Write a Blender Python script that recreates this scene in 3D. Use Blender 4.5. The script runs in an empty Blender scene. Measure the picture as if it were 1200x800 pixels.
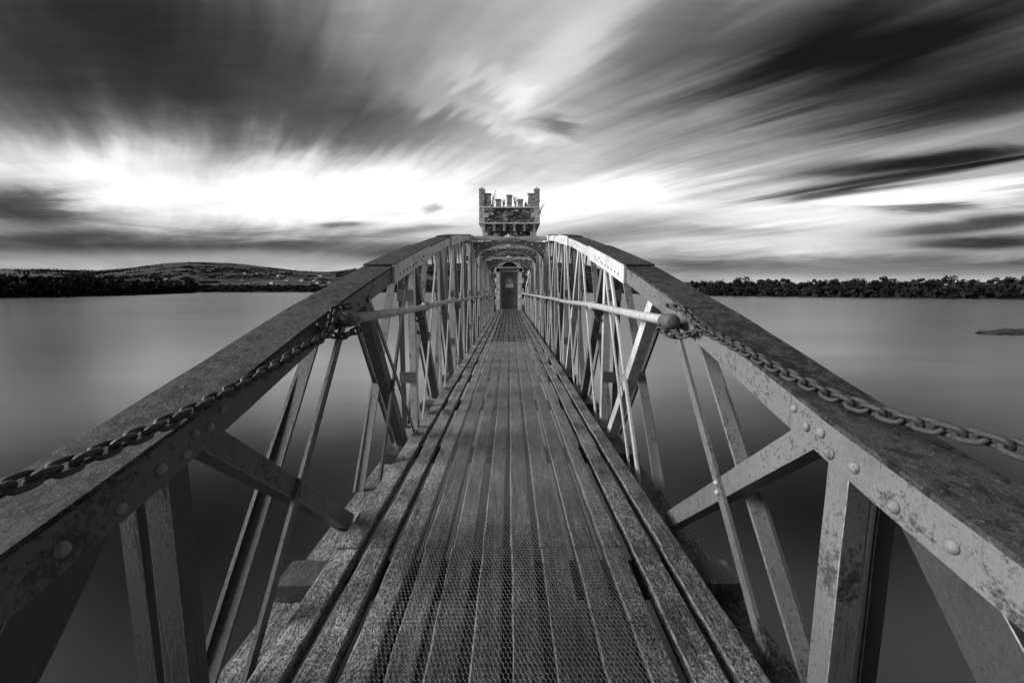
import bpy, bmesh, math, random
from mathutils import Vector, Matrix, noise
random.seed(7)
SC = bpy.context.scene
COL = SC.collection
rnd = random.uniform

# ------------------------------------------------------------------ camera
F, CXP, CYP = 483.0, 597.0, 400.0            # focal length in photo pixels, bridge vanishing column
TILT = math.atan(59 / F)
EYE = 0.945
cam_d = bpy.data.cameras.new('camera'); cam = bpy.data.objects.new('camera', cam_d); COL.objects.link(cam)
cam_d.sensor_width = 36; cam_d.lens = 36 * F / 1200; cam_d.clip_start = 0.02; cam_d.clip_end = 30000
cam.location = (0, 0, EYE)
cam.rotation_euler = (math.pi / 2 - TILT, 0, -math.atan(3 / F))
SC.camera = cam

# ------------------------------------------------------------------ light
SUN_EL, SUN_AZ = math.radians(25), math.radians(-94)    # azimuth from +Y, negative = left
SUN_STRENGTH = 3.6
SKY_GAIN = 6.4
EXPOSURE = 0.72
sd = bpy.data.lights.new('sun', 'SUN'); sun = bpy.data.objects.new('sun', sd); COL.objects.link(sun)
sd.energy = SUN_STRENGTH; sd.angle = math.radians(28); sd.color = (1, 1, 1)
sv = Vector((math.sin(SUN_AZ) * math.cos(SUN_EL), math.cos(SUN_AZ) * math.cos(SUN_EL), math.sin(SUN_EL)))
sun.rotation_euler = (-sv).to_track_quat('-Z', 'Y').to_euler()
SC.view_settings.view_transform = 'Standard'; SC.view_settings.look = 'None'
SC.view_settings.gamma = 1; SC.view_settings.use_curve_mapping = False
SC.view_settings.exposure = EXPOSURE
SC.cycles.use_denoising = True; SC.cycles.denoising_prefilter = 'ACCURATE'; SC.cycles.denoising_input_passes = 'RGB_ALBEDO_NORMAL'


# ------------------------------------------------------------------ node helpers
class NT:
    def __init__(s, tree): s.t = tree; s.n = tree.nodes; s.l = tree.links; s.n.clear()
    def new(s, kind, **kw):
        nd = s.n.new(kind)
        for k, v in kw.items(): setattr(nd, k, v)
        return nd
    def put(s, sock, v):
        if isinstance(v, bpy.types.NodeSocket): s.l.new(v, sock)
        elif v is not None: sock.default_value = v
    def m(s, op, a, b=None, c=None, clamp=False):
        nd = s.new('ShaderNodeMath', operation=op, use_clamp=clamp)
        s.put(nd.inputs[0], a)
        if b is not None: s.put(nd.inputs[1], b)
        if c is not None: s.put(nd.inputs[2], c)
        return nd.outputs[0]
    def vm(s, op, a, b=None, scale=None):
        nd = s.new('ShaderNodeVectorMath', operation=op)
        s.put(nd.inputs[0], a)
        if b is not None: s.put(nd.inputs[1], b)
        if scale is not None: s.put(nd.inputs['Scale'], scale)
        return nd.outputs[0]
    def xyz(s, x, y, z=0.0):
        nd = s.new('ShaderNodeCombineXYZ')
        for i, v in enumerate((x, y, z)): s.put(nd.inputs[i], v)
        return nd.outputs[0]
    def sep(s, v):
        nd = s.new('ShaderNodeSeparateXYZ'); s.put(nd.inputs[0], v); return nd.outputs
    def noise(s, vec, scale, detail=4, rough=.55, dist=0.0):
        nd = s.new('ShaderNodeTexNoise'); s.put(nd.inputs['Vector'], vec)
        nd.inputs['Scale'].default_value = scale; nd.inputs['Detail'].default_value = detail
        nd.inputs['Roughness'].default_value = rough; nd.inputs['Distortion'].default_value = dist
        return nd.outputs['Fac']
    def vor(s, vec, scale, feature='F1', out='Distance', rand=1.0):
        nd = s.new('ShaderNodeTexVoronoi', feature=feature); s.put(nd.inputs['Vector'], vec)
        nd.inputs['Scale'].default_value = scale; nd.inputs['Randomness'].default_value = rand
        return nd.outputs[out]
    def ramp(s, f, stops):
        nd = s.new('ShaderNodeValToRGB'); s.put(nd.inputs[0], f)
        e = nd.color_ramp.elements
        while len(e) < len(stops): e.new(.5)
        for el, (p, v) in zip(e, stops): el.position = p; el.color = (v, v, v, 1)
        return nd.outputs[0]
    def rng(s, v, a, b, c=0.0, d=1.0, smooth=False):
        nd = s.new('ShaderNodeMapRange', clamp=True)
        if smooth: nd.interpolation_type = 'SMOOTHSTEP'
        for i, x in enumerate((v, a, b, c, d)): s.put(nd.inputs[i], x)
        return nd.outputs[0]
    def mix(s, f, a, b):   # scalar mix
        return s.m('MULTIPLY_ADD', s.m('SUBTRACT', b, a), f, a)


def mapv(nt, src, scale):
    nd = nt.new('ShaderNodeMapping'); nt.put(nd.inputs[0], src); nd.inputs['Scale'].default_value = scale
    return nd.outputs[0]


def material(name, build):
    mt = bpy.data.materials.new(name); mt.use_nodes = True
    nt = NT(mt.node_tree)
    out = nt.new('ShaderNodeOutputMaterial'); b = nt.new('ShaderNodeBsdfPrincipled')
    nt.l.new(b.outputs[0], out.inputs[0])
    tc = nt.new('ShaderNodeTexCoord'); oi = nt.new('ShaderNodeObjectInfo')
    geo = nt.new('ShaderNodeNewGeometry')
    col, rough, bump, spec, bs, bd = build(nt, tc.outputs['Object'], geo.outputs['Position'], oi.outputs['Random'])
    c = nt.new('ShaderNodeCombineColor')
    for i in range(3): nt.put(c.inputs[i], col)
    nt.l.new(c.outputs[0], b.inputs['Base Color'])
    nt.put(b.inputs['Roughness'], rough)
    nt.put(b.inputs['Specular IOR Level'], spec)
    if bump is not None:
        bn = nt.new('ShaderNodeBump'); bn.inputs['Strength'].default_value = bs; bn.inputs['Distance'].default_value = bd
        nt.l.new(bump, bn.inputs['Height']); nt.l.new(bn.outputs[0], b.inputs['Normal'])
    return mt


# ------------------------------------------------------------------ sky: long-exposure streaked cloud deck
def pq(x, y):
    a = (x - CXP) / F; b = (CYP - y) / F; c, s = math.cos(TILT), math.sin(TILT)
    return a / (c + b * s), (b * c - s) / (c + b * s)


def build_world():
    w = bpy.data.worlds.new('World'); SC.world = w; w.use_nodes = True
    nt = NT(w.node_tree)
    out = nt.new('ShaderNodeOutputWorld'); bg = nt.new('ShaderNodeBackground'); nt.l.new(bg.outputs[0], out.inputs[0])
    bg.inputs['Strength'].default_value = 0.1
    tc = nt.new('ShaderNodeTexCoord').outputs['Generated']
    x, y, z = nt.sep(tc)
    zc = nt.m('MAXIMUM', z, 0.035)
    yc = nt.m('MAXIMUM', y, 0.12)
    p = nt.m('DIVIDE', x, yc); q = nt.m('DIVIDE', z, yc)
    # cloud plane, turned so that u runs along the wind (towards azimuth -37 deg)
    A = math.atan((225 - CXP) / F)
    ca, sa = math.cos(A), math.sin(A)
    px_ = nt.m('DIVIDE', x, nt.m('ADD', zc, 0.05)); py_ = nt.m('DIVIDE', y, nt.m('ADD', zc, 0.05))
    u = nt.m('ADD', nt.m('MULTIPLY', px_, sa), nt.m('MULTIPLY', py_, ca))
    v = nt.m('SUBTRACT', nt.m('MULTIPLY', px_, ca), nt.m('MULTIPLY', py_, sa))
    warp = nt.noise(nt.xyz(u, v, 3.0), 0.5, 2, .5)
    v2 = nt.m('ADD', v, nt.m('MULTIPLY', warp, 0.35))
    st1 = nt.noise(nt.xyz(nt.m('MULTIPLY', u, 0.30), nt.m('MULTIPLY', v2, 1.5), 0.0), 1.0, 3, .5)
    st2 = nt.noise(nt.xyz(nt.m('MULTIPLY', u, 0.42), nt.m('MULTIPLY', v2, 4.2), 7.0), 1.0, 3, .55)
    st3 = nt.noise(nt.xyz(nt.m('MULTIPLY', u, 0.9), nt.m('MULTIPLY', v2, 11.0), 2.0), 1.0, 2, .5)
    iso = nt.noise(nt.xyz(nt.m('MULTIPLY', u, .5), nt.m('MULTIPLY', v2, .8), 5.0), 1.0, 5, .6)
    # feathering: shift the large masses along the wind by streak noise
    vp, vq = pq(225, 335)
    n = nt.m('ADD', nt.m('MULTIPLY', nt.m('SUBTRACT', st2, .5), .42), nt.m('MULTIPLY', nt.m('SUBTRACT', st3, .5), .10))
    n = nt.m('ADD', n, nt.m('MULTIPLY', nt.m('SUBTRACT', iso, .5), .5))
    P = nt.m('ADD', p, nt.m('MULTIPLY', nt.m('SUBTRACT', p, vp), n))
    Q = nt.m('ADD', q, nt.m('MULTIPLY', nt.m('SUBTRACT', q, vq), n))
    low = nt.noise(nt.xyz(nt.m('MULTIPLY', p, 3.0), nt.m('MULTIPLY', q, 22.0), 1.0), 1.0, 5, .6, .6)
    # horizontal wisps near the horizon
    BASE = 0.73
    L = None
    # photo x, y, half-width, half-height (photo px), rotation (deg, counter-clockwise), change of brightness
    blobs = [
        (150, 50, 300, 105, -8, -.35), (0, 0, 190, 160, 0, -.22), (330, 110, 150, 65, -10, -.12), (60, 190, 60, 25, -30, -.06),
        (470, 30, 70, 50, 50, -.06), (440, 150, 120, 26, 0, -.12),
        (230, 220, 330, 44, 0, .29), (430, 232, 150, 50, 0, .16), (60, 190, 120, 26, -12, .16),
        (30, 243, 66, 20, -5, -.60), (130, 284, 230, 12, 0, -.34), (20, 300, 190, 20, 0, -.10), (390, 288, 130, 10, 0, -.26),
        (500, 295, 80, 9, 4, -.28),
        (395, 264, 26, 4, 5, -.40), (508, 244, 12, 4, 15, -.28), (480, 270, 50, 3.5, 6, -.25),
        (690, 50, 120, 30, 38, .20), (600, 95, 70, 18, -25, .10), (575, 142, 70, 12, -25, .10), (642, 148, 22, 12, 0, -.26), (630, 165, 30, 7, -10, .16),
        (560, 100, 110, 30, -20, .06),
        (1130, 20, 210, 85, 12, -.50), (960, 80, 130, 46, 20, -.32), (1180, 118, 170, 26, 12, -.40), (840, 10, 110, 60, 40, -.20),
        (920, 125, 110, 12, 25, .08),
        (1090, 188, 130, 8, 6, -.56), (1060, 206, 95, 5, 8, -.50), (1010, 221, 70, 4, 6, -.5), (1080, 243, 60, 4, 0, -.45),
        (900, 240, 190, 30, 0, .22), (690, 232, 90, 22, 12, .22), (1090, 225, 100, 10, 5, .20), (960, 285, 170, 12, 0, .16),
        (735, 268, 120, 14, 8, -.18), (880, 272, 80, 7, 0, -.14), (870, 215, 90, 8, 10, -.14),
        (1150, 262, 100, 8, 6, -.50), (1160, 283, 90, 7, 2, -.52), (1020, 312, 260, 10, 0, -.22), (770, 314, 90, 7, 0, -.12),
        (1190, 300, 120, 20, 0, -.14), (1120, 158, 140, 11, 14, .22), (1190, 235, 60, 12, 0, .12),
    ]
    for (bx, by, hw, hh, rot, amp) in blobs:
        bp, bq = pq(bx, by); r = math.radians(rot)
        near_h = by > 240 or hw < 40 or by in (188, 205, 222, 243)
        X = p if near_h else P; Yq = q if near_h else Q
        dx = nt.m('SUBTRACT', X, bp); dy = nt.m('SUBTRACT', Yq, bq)
        if near_h:
            dx = nt.m('ADD', dx, nt.m('MULTIPLY', nt.m('SUBTRACT', low, .5), .25))
            dy = nt.m('ADD', dy, nt.m('MULTIPLY', nt.m('SUBTRACT', low, .5), .045))
        ex = nt.m('MULTIPLY', nt.m('ADD', nt.m('MULTIPLY', dx, math.cos(r)), nt.m('MULTIPLY', dy, math.sin(r))), F / hw)
        ey = nt.m('MULTIPLY', nt.m('SUBTRACT', nt.m('MULTIPLY', dy, math.cos(r)), nt.m('MULTIPLY', dx, math.sin(r))), F / hh)
        d2 = nt.m('ADD', nt.m('MULTIPLY', ex, ex), nt.m('MULTIPLY', ey, ey))
        # flat-topped bell
        g = nt.m('DIVIDE', amp, nt.m('ADD', 1.0, nt.m('MULTIPLY', d2, nt.m('MULTIPLY', d2, .9))))
        L = g if L is None else nt.m('ADD', L, g)
    L = nt.m('ADD', L, BASE)
    up = nt.rng(q, .05, .45, .35, 1.0)
    L = nt.m('ADD', L, nt.m('MULTIPLY', nt.m('MULTIPLY', nt.m('SUBTRACT', st1, .5), .36), up))
    L = nt.m('ADD', L, nt.m('MULTIPLY', nt.m('MULTIPLY', nt.m('SUBTRACT', st2, .5), .09), up))
    L = nt.m('ADD', L, nt.m('MULTIPLY', nt.m('SUBTRACT', low, .5), nt.rng(q, .05, .32, .55, .10)))
    # unseen sky behind: overcast level set by hand to fill front faces
    behind = nt.rng(y, .12, .35, 1.0, 0.0, True)
    Lb = nt.m('ADD', .50, nt.m('MULTIPLY', nt.m('SUBTRACT', iso, .5), .5))
    L = nt.mix(behind, L, Lb)
    L = nt.m('MINIMUM', nt.m('SQRT', nt.m('ADD', nt.m('MULTIPLY', nt.m('MAXIMUM', L, 0.0), nt.m('MAXIMUM', L, 0.0)), .012)), 1.22)
    L = nt.m('MULTIPLY', L, nt.rng(z, .60, .76, 1.0, .26, True))      # unseen sky overhead darkened to cut top light and deepen contrast
    lin = nt.m('ADD', nt.m('POWER', L, 2.2), nt.m('MULTIPLY', nt.m('MAXIMUM', nt.m('SUBTRACT', L, .98), 0.0), 3.0))
    below = nt.rng(z, -.03, 0.0, .15, 1.0)
    lin = nt.m('MULTIPLY', nt.m('MULTIPLY', lin, below), SKY_GAIN)
    sky = nt.new('ShaderNodeTexSky', sky_type='NISHITA'); sky.sun_disc = False
    sky.sun_elevation = SUN_EL; sky.sun_rotation = SUN_AZ
    bw = nt.new('ShaderNodeRGBToBW'); nt.l.new(sky.outputs[0], bw.inputs[0])
    val = nt.m('ADD', nt.m('MULTIPLY', bw.outputs[0], .006), lin)
    cc = nt.new('ShaderNodeCombineColor')
    for i in range(3): nt.l.new(val, cc.inputs[i])
    nt.l.new(cc.outputs[0], bg.inputs['Color'])
    w.cycles.sampling_method = 'MANUAL'; w.cycles.sample_map_resolution = 512


build_world()

# ------------------------------------------------------------------ materials
def steel(light, chip, rust=.08, scale=1.0, streak=False):
    def b(nt, o, pos, r):
        n1 = nt.noise(pos, 3.5 * scale, 6, .62)
        n2 = nt.noise(pos, 48 * scale, 6, .78)
        n3 = nt.noise(pos, 160, 3, .6)
        v = nt.vor(pos, 55, 'F1')
        n4 = nt.noise(pos, 210, 4, .8)
        base = nt.rng(n1, .3, .72, light * .62, light * 1.2)
        base = nt.m('MULTIPLY', base, nt.rng(n2, .34, .66, .78, 1.15))
        base = nt.m('MULTIPLY', base, nt.rng(n4, .36, .62, .9, 1.06))
        mask = nt.ramp(nt.m('ADD', nt.m('MULTIPLY', n2, .55), nt.m('MULTIPLY', n1, .45)), [(chip - .06, 0), (chip + .015, 1)])
        drip = nt.noise(mapv(nt, pos, (34, 34, 3)), 1.0, 5, .7)
        mask2 = nt.ramp(drip, [(.57, 0), (.70, .8)])
        blot = nt.ramp(nt.noise(pos, 11 * scale, 7, .8), [(.60, 0), (.66, .85)])
        mk = nt.m('MAXIMUM', nt.m('MAXIMUM', mask, mask2), blot)
        pit = nt.rng(v, .0, .22, .35, 1.0)
        base = nt.m('MULTIPLY', base, nt.m('ADD', nt.m('MULTIPLY', pit, .4), .6))
        colr = nt.mix(mk, base, nt.rng(n4, .35, .62, rust * .4, rust * 2.2))
        h = nt.m('ADD', nt.m('MULTIPLY', n4, .12), nt.m('MULTIPLY', n2, .8))
        h = nt.m('SUBTRACT', h, nt.m('MULTIPLY', mk, .3))
        return colr, nt.rng(mk, 0, 1, .40, .75), h, .45, .6, .005
    return b


def lichen_metal(base_v):
    def b(nt, o, pos, r):
        n1 = nt.noise(pos, 22, 8, .78)
        n2 = nt.noise(pos, 150, 4, .75)
        n3 = nt.noise(pos, 2.2, 3, .5)
        v = nt.m('MULTIPLY', nt.rng(n2, .3, .7, .45, 1.35), base_v)
        spots = nt.ramp(nt.m('ADD', nt.m('MULTIPLY', n1, .8), nt.m('MULTIPLY', n3, .2)), [(.47, 0), (.54, 1)])
        col = nt.mix(spots, v, nt.m('MULTIPLY', v, .28))
        pale = nt.ramp(nt.noise(pos, 60, 6, .8), [(.57, 0), (.63, 1)])
        col = nt.mix(nt.m('MULTIPLY', pale, .8), col, base_v * 2.6)
        h = nt.m('ADD', n1, nt.m('MULTIPLY', n2, .5))
        return col, .75, h, .25, 1.0, .010
    return b


def wood(lo, hi, lich, dirt=.5):
    def b(nt, o, pos, r):
        off = nt.m('MULTIPLY', r, 37.0)
        px, py, pz = nt.sep(pos)
        vec = nt.xyz(px, nt.m('ADD', py, off), nt.m('ADD', pz, off))
        grain = nt.noise(mapv(nt, vec, (150, 5, 90)), 1.0, 4, .65)
        grain2 = nt.noise(mapv(nt, vec, (420, 22, 260)), 1.0, 3, .6)
        mott = nt.noise(mapv(nt, vec, (85, 40, 85)), 1.0, 7, .82)
        big = nt.noise(vec, 4.0, 4, .6)
        g = nt.m('ADD', nt.m('MULTIPLY', grain, .6), nt.m('MULTIPLY', grain2, .4))
        col = nt.rng(g, .38, .62, lo, hi)
        col = nt.m('MULTIPLY', col, nt.rng(big, .32, .68, .45, 1.35))
        col = nt.m('MULTIPLY', col, nt.rng(r, 0, 1, .75, 1.2))
        pale = nt.ramp(nt.noise(mapv(nt, vec, (26, 3.2, 20)), 1.0, 6, .75), [(.54, 0), (.64, 1)])
        col = nt.mix(nt.m('MULTIPLY', pale, .6), col, nt.rng(grain, .3, .7, .15, .5))
        lm = nt.ramp(nt.m('ADD', nt.m('MULTIPLY', mott, .7), nt.m('MULTIPLY', big, .3)), [(.52 - lich, 0), (.56 - lich, 1)])
        col = nt.mix(nt.m('MULTIPLY', lm, .85), col, nt.rng(grain2, .35, .65, .25, .75))
        spk = nt.ramp(nt.noise(mapv(nt, vec, (230, 120, 200)), 1.0, 4, .85), [(.45, 0), (.52, 1)])
        col = nt.m('MULTIPLY', col, nt.m('ADD', nt.m('MULTIPLY', spk, dirt), 1 - dirt))
        h = nt.m('ADD', nt.m('ADD', g, nt.m('MULTIPLY', mott, .8)), nt.m('MULTIPLY', lm, .2))
        return col, nt.rng(lm, 0, 1, .5, .8), h, .28, 1.0, .010
    return b


def plain(v, rough=.8, var=.3, sc=8, bump=.4, bd=.02, spec=.3):
    def b(nt, o, pos, r):
        n = nt.noise(pos, sc, 6, .65)
        return nt.rng(n, .3, .7, v * (1 - var), v * (1 + var)), rough, n, spec, bump, bd
    return b


def rubble(nt, o, pos, r):
    s = mapv(nt, pos, (1.0, 1.0, 1.7))
    dn = nt.new('ShaderNodeTexNoise'); nt.put(dn.inputs['Vector'], pos); dn.inputs['Scale'].default_value = 3.0
    s = nt.vm('ADD', s, nt.vm('SCALE', dn.outputs['Color'], None, .22))
    edge = nt.vor(s, 3.6, 'DISTANCE_TO_EDGE')
    cell = nt.sep(nt.vor(s, 3.6, 'F1', 'Color'))[0]
    n = nt.noise(pos, 14, 6, .7)
    stone = nt.m('MULTIPLY', nt.rng(cell, 0, 1, .07, .75), nt.rng(n, .3, .7, .5, 1.4))
    mort = nt.rng(edge, .0, .07, 0, 1, True)
    col = nt.mix(mort, .035, stone)
    damp = nt.ramp(nt.noise(pos, 1.6, 5, .65), [(.42, .4), (.6, 1)])
    col = nt.m('MULTIPLY', col, damp)
    h = nt.m('ADD', nt.m('MULTIPLY', mort, 1.0), nt.m('MULTIPLY', n, .5))
    return col, .9, h, .2, 1.0, .06


def leaf(v):
    def b(nt, o, pos, r):
        n = nt.noise(pos, .35, 3, .6)
        return nt.m('MULTIPLY', nt.rng(n, .3, .7, v * .6, v * 1.4), nt.rng(r, 0, 1, .7, 1.3)), 1.0, None, .0, 0, 0
    return b


def fields(nt, o, pos, r):
    s = mapv(nt, pos, (1, .55, 0.0))
    dn = nt.new('ShaderNodeTexNoise'); nt.put(dn.inputs['Vector'], pos); dn.inputs['Scale'].default_value = .002
    s = nt.vm('ADD', s, nt.vm('SCALE', dn.outputs['Color'], None, 160))
    cell = nt.sep(nt.vor(s, .0058, 'F1', 'Color'))[0]
    edge = nt.vor(s, .0058, 'DISTANCE_TO_EDGE')
    hedge = nt.rng(edge, .02, .06, 0, 1)
    col = nt.rng(cell, 0, 1, .015, .075)
    col = nt.mix(hedge, .012, col)
    rough_ = nt.noise(pos, .004, 6, .7)
    x, y, z = nt.sep(pos)
    moor = nt.rng(nt.m('ADD', z, nt.m('MULTIPLY', rough_, 60)), 150, 185, 0, 1)
    col = nt.mix(moor, col, nt.rng(rough_, .35, .65, .015, .05))
    near = nt.rng(y, 500, 1200, 0, 1)
    col = nt.mix(near, .02, col)
    col = nt.m('MULTIPLY', col, nt.rng(nt.noise(pos, .03, 5, .7), .3, .7, .6, 1.35))
    return col, .95, None, .1, 0, 0


def water_b(nt, o, pos, r):
    st = nt.noise(mapv(nt, pos, (.012, .09, 1)), 1.0, 4, .6)
    fine = nt.noise(mapv(nt, pos, (.2, .5, 1)), 1.0, 2, .5)
    h = nt.m('ADD', nt.m('MULTIPLY', fine, .5), st)
    return .004, nt.rng(st, .3, .7, .16, .22), h, .85, .05, .2


M = {}
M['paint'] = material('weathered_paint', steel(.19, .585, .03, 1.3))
M['paint_shade'] = material('weathered_shade_paint', steel(.10, .58, .025, 1.4))  # same paint, darker: shade of the near and left steel put into colour
M['paint_lit'] = material('weathered_lit_paint', steel(.66, .62, .07, 1.5))  # same paint, lighter: brightness of far bays and portals put into colour
M['paint_deep_shade'] = material('weathered_deep_shade_paint', steel(.045, .60, .02, 1.4))  # darkest copy: deep shade on the nearest posts and rakers painted in
M['tie'] = material('flaking_paint', steel(.25, .57, .04, 2.2))
M['rail'] = material('rail_paint', steel(.52, .59, .08, 2.4))
M['top'] = material('lichen_plate', lichen_metal(.065))
M['rust'] = material('rusty_iron', steel(.13, .52, .05, 2.5))
M['chain'] = material('chain_iron', steel(.05, .56, .04, 3))
M['edge'] = material('worn_bright_edge', plain(.26, .5, .7, 60, .3, .002, .6))
M['wood_edge'] = material('worn_wood_edge', plain(.17, .6, 1.0, 45, .6, .004, .5))
M['wood'] = material('deck_wood', wood(.006, .27, -.04, .92))
M['wood_lichen'] = material('lichen_deck_wood', wood(.006, .50, .03, .96))
M['beam'] = material('bearer_wood', wood(.02, .09, -.05, .4))
M['wire'] = material('wire', plain(.26, .5, .6, 60, .0, .001, .4))
M['rubble'] = material('rubble_stone', rubble)
M['quoin'] = material('dressed_stone', plain(.72, .9, .5, 7, .9, .04))
M['dark_stone'] = material('dark_dressed_stone', plain(.46, .9, .6, 6, .9, .04))
M['door'] = material('door_paint', plain(.14, .5, .18, 4, .2, .005, .4))
M['frame'] = material('door_frame_paint', plain(.42, .6, .3, 6, .3, .005))
M['white'] = material('white_panel', plain(.8, .5, .05, 8, .0, .001))
M['grey'] = material('grey_panel', plain(.30, .5, .15, 8, .0, .001))
M['black'] = material('dark_iron', plain(.03, .6, .3, 8, .1, .002))
M['leaf'] = material('dark_foliage', leaf(.018))
M['bark'] = material('bark', plain(.05, .9, .3, 6))
M['weed'] = material('weed_stem', leaf(.06))
M['fields'] = material('farmland', fields)
M['water'] = material('lake_water', water_b)
M['rock'] = material('wet_rock', plain(.03, .7, .5, 1.5, .8, .1))
M['whitewash'] = material('whitewashed_wall', plain(.45, .85, .1, .5, 0, .01))
M['slate'] = material('slate_roof', plain(.09, .8, .25, .5, 0, .01))


# ------------------------------------------------------------------ mesh helpers
def link(name, bm, mat, parent=None, smooth=False, bevel=0.0):
    me = bpy.data.meshes.new(name)
    bmesh.ops.recalc_face_normals(bm, faces=bm.faces)
    bm.to_mesh(me); bm.free()
    if smooth:
        for p in me.polygons: p.use_smooth = True
    if mat: me.materials.append(mat)
    o = bpy.data.objects.new(name, me); COL.objects.link(o)
    if parent: o.parent = parent
    if bevel:
        if mat.name.startswith('weathered') or mat.name.startswith('flaking'):
            me.materials.append(M['edge'])
        bv = o.modifiers.new('bevel', 'BEVEL'); bv.width = bevel; bv.segments = 1; bv.limit_method = 'ANGLE'
        if len(me.materials) > 1: bv.material = 1
    return o


def empty(name, label, cat, loc=(0, 0, 0), group=None):
    o = bpy.data.objects.new(name, None); COL.objects.link(o); o.location = loc; o.empty_display_size = .1
    return tag(o, label, cat, group)


def tag(o, label, cat, group=None):
    o['label'] = label; o['category'] = cat
    if group: o['group'] = group
    return o


def box(bm, x0, x1, y0, y1, z0, z1):
    vs = [bm.verts.new((x, y, z)) for x in (x0, x1) for y in (y0, y1) for z in (z0, z1)]
    for f in ((0, 1, 3, 2), (4, 6, 7, 5), (0, 4, 5, 1), (2, 3, 7, 6), (0, 2, 6, 4), (1, 5, 7, 3)):
        bm.faces.new([vs[i] for i in f])


def sweep(bm, pts, prof, ax, cap=True):
    """prof: list of (a, b); ax(i) -> two axis vectors at station i"""
    rings = []
    for i, p in enumerate(pts):
        A, B = ax(i)
        rings.append([bm.verts.new(Vector(p) + A * a + B * b) for a, b in prof])
    n = len(prof)
    for i in range(len(rings) - 1):
        for j in range(n):
            bm.faces.new((rings[i][j], rings[i][(j + 1) % n], rings[i + 1][(j + 1) % n], rings[i + 1][j]))
    if cap:
        bm.faces.new(rings[0]); bm.faces.new(rings[-1])


def tube(bm, pts, r, n=10, cap=True):
    pts = [Vector(p) for p in pts]
    def ax(i):
        a = pts[max(0, i - 1)]; b = pts[min(len(pts) - 1, i + 1)]
        t = (b - a).normalized(); up = Vector((0, 0, 1)) if abs(t.z) < .9 else Vector((1, 0, 0))
        s = t.cross(up).normalized(); return s, s.cross(t)
    rr = r if isinstance(r, (list, tuple)) else None
    rings = []
    for i, p in enumerate(pts):
        A, B = ax(i); R = rr[i] if rr else r
        rings.append([bm.verts.new(p + A * R * math.cos(2 * math.pi * j / n) + B * R * math.sin(2 * math.pi * j / n)) for j in range(n)])
    for i in range(len(rings) - 1):
        for j in range(n):
            bm.faces.new((rings[i][j], rings[i][(j + 1) % n], rings[i + 1][(j + 1) % n], rings[i + 1][j]))
    if cap: bm.faces.new(rings[0]); bm.faces.new(rings[-1])


def angle_bar(bm, p, q, side, w, leg, t, near=True, split=6, bow=0.0):
    """L-section between p and q (x given by the truss plane): one leg in the truss plane, one leg going outward at the near edge"""
    p = Vector(p); q = Vector(q); d = (q - p).normalized()
    X = Vector((side, 0, 0)); nrm = d.cross(Vector((1, 0, 0))).normalized()
    if nrm.y > 0: nrm = -nrm                      # nrm points to the near side
    prof = [(0, w / 2), (leg, w / 2), (leg, w / 2 - t), (t, w / 2 - t), (t, -w / 2), (0, -w / 2)]
    pts = []
    for i in range(split + 1):
        f = i / split
        pts.append(p.lerp(q, f) + nrm * bow * math.sin(math.pi * f) + Vector((rnd(-.0012, .0012), 0, 0)))
    sweep(bm, pts, prof, lambda i: (X, nrm))


def flat_bar(bm, p, q, side, w, t, bow=0.0, split=6):
    p = Vector(p); q = Vector(q); d = (q - p).normalized()
    X = Vector((side, 0, 0)); nrm = d.cross(Vector((1, 0, 0))).normalized()
    prof = [(0, w / 2), (t, w / 2), (t, -w / 2), (0, -w / 2)]
    pts = []
    for i in range(split + 1):
        f = i / split
        pts.append(p.lerp(q, f) + nrm * bow * math.sin(math.pi * f))
    sweep(bm, pts, prof, lambda i: (X, nrm))


# ------------------------------------------------------------------ terrain, water
WZ = -2.95
def lut(tab, x):
    if x <= tab[0][0]: return tab[0][1]
    for (a, va), (b, vb) in zip(tab, tab[1:]):
        if x <= b: return va + (vb - va) * (x - a) / (b - a)
    return tab[-1][1]


def az_of(px): return math.degrees(math.atan((px - CXP) / F))
# shore distance along +Y-ish, per photo column; ridge height in photo rows
SHORE = [(-900, 190), (-300, 215), (0, 240), (80, 275), (140, 350), (190, 500), (226, 760), (236, 1150), (420, 1150), (560, 1100),
         (700, 900), (760, 520), (830, 360), (950, 290), (1100, 235), (1200, 210), (1500, 180), (2200, 170)]
RIDGE = [(-900, 318), (-300, 318), (0, 317), (60, 317), (120, 318), (160, 315), (200, 310), (240, 308), (280, 309.5), (320, 314), (360, 318.5),
         (390, 319), (430, 315), (480, 311), (560, 309), (640, 308), (685, 311), (715, 320), (760, 330), (900, 333), (1200, 334), (2200, 334)]
RIDGE_D = 3600.0
def ground_z(px, yd):
    """terrain height at photo column px and forward distance yd"""
    s = lut(SHORE, px); top = (341 - lut(RIDGE, px)) / F * RIDGE_D + EYE
    if yd < s: return max(WZ - 6, WZ - (s - yd) * .15)
    rise = min(1, (yd - s) / 60.0) * 2.5 + min(1, max(0, (yd - s) / 400)) * 5
    t = min(1, max(0, (yd - max(s, 900)) / (RIDGE_D - max(s, 900))))
    if yd > RIDGE_D: t = max(0, 1 - (yd - RIDGE_D) / 4000)
    t2 = t * t * (3 - 2 * t)
    t2 = .55 * t2 + .45 * t
    n = noise.noise(Vector((px * .012, yd * .0012, 0))) * 14 * min(1, t * 3) * (1 - t) 
    return WZ + .2 + rise + (top - WZ - 7.5) * t2 + n


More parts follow.
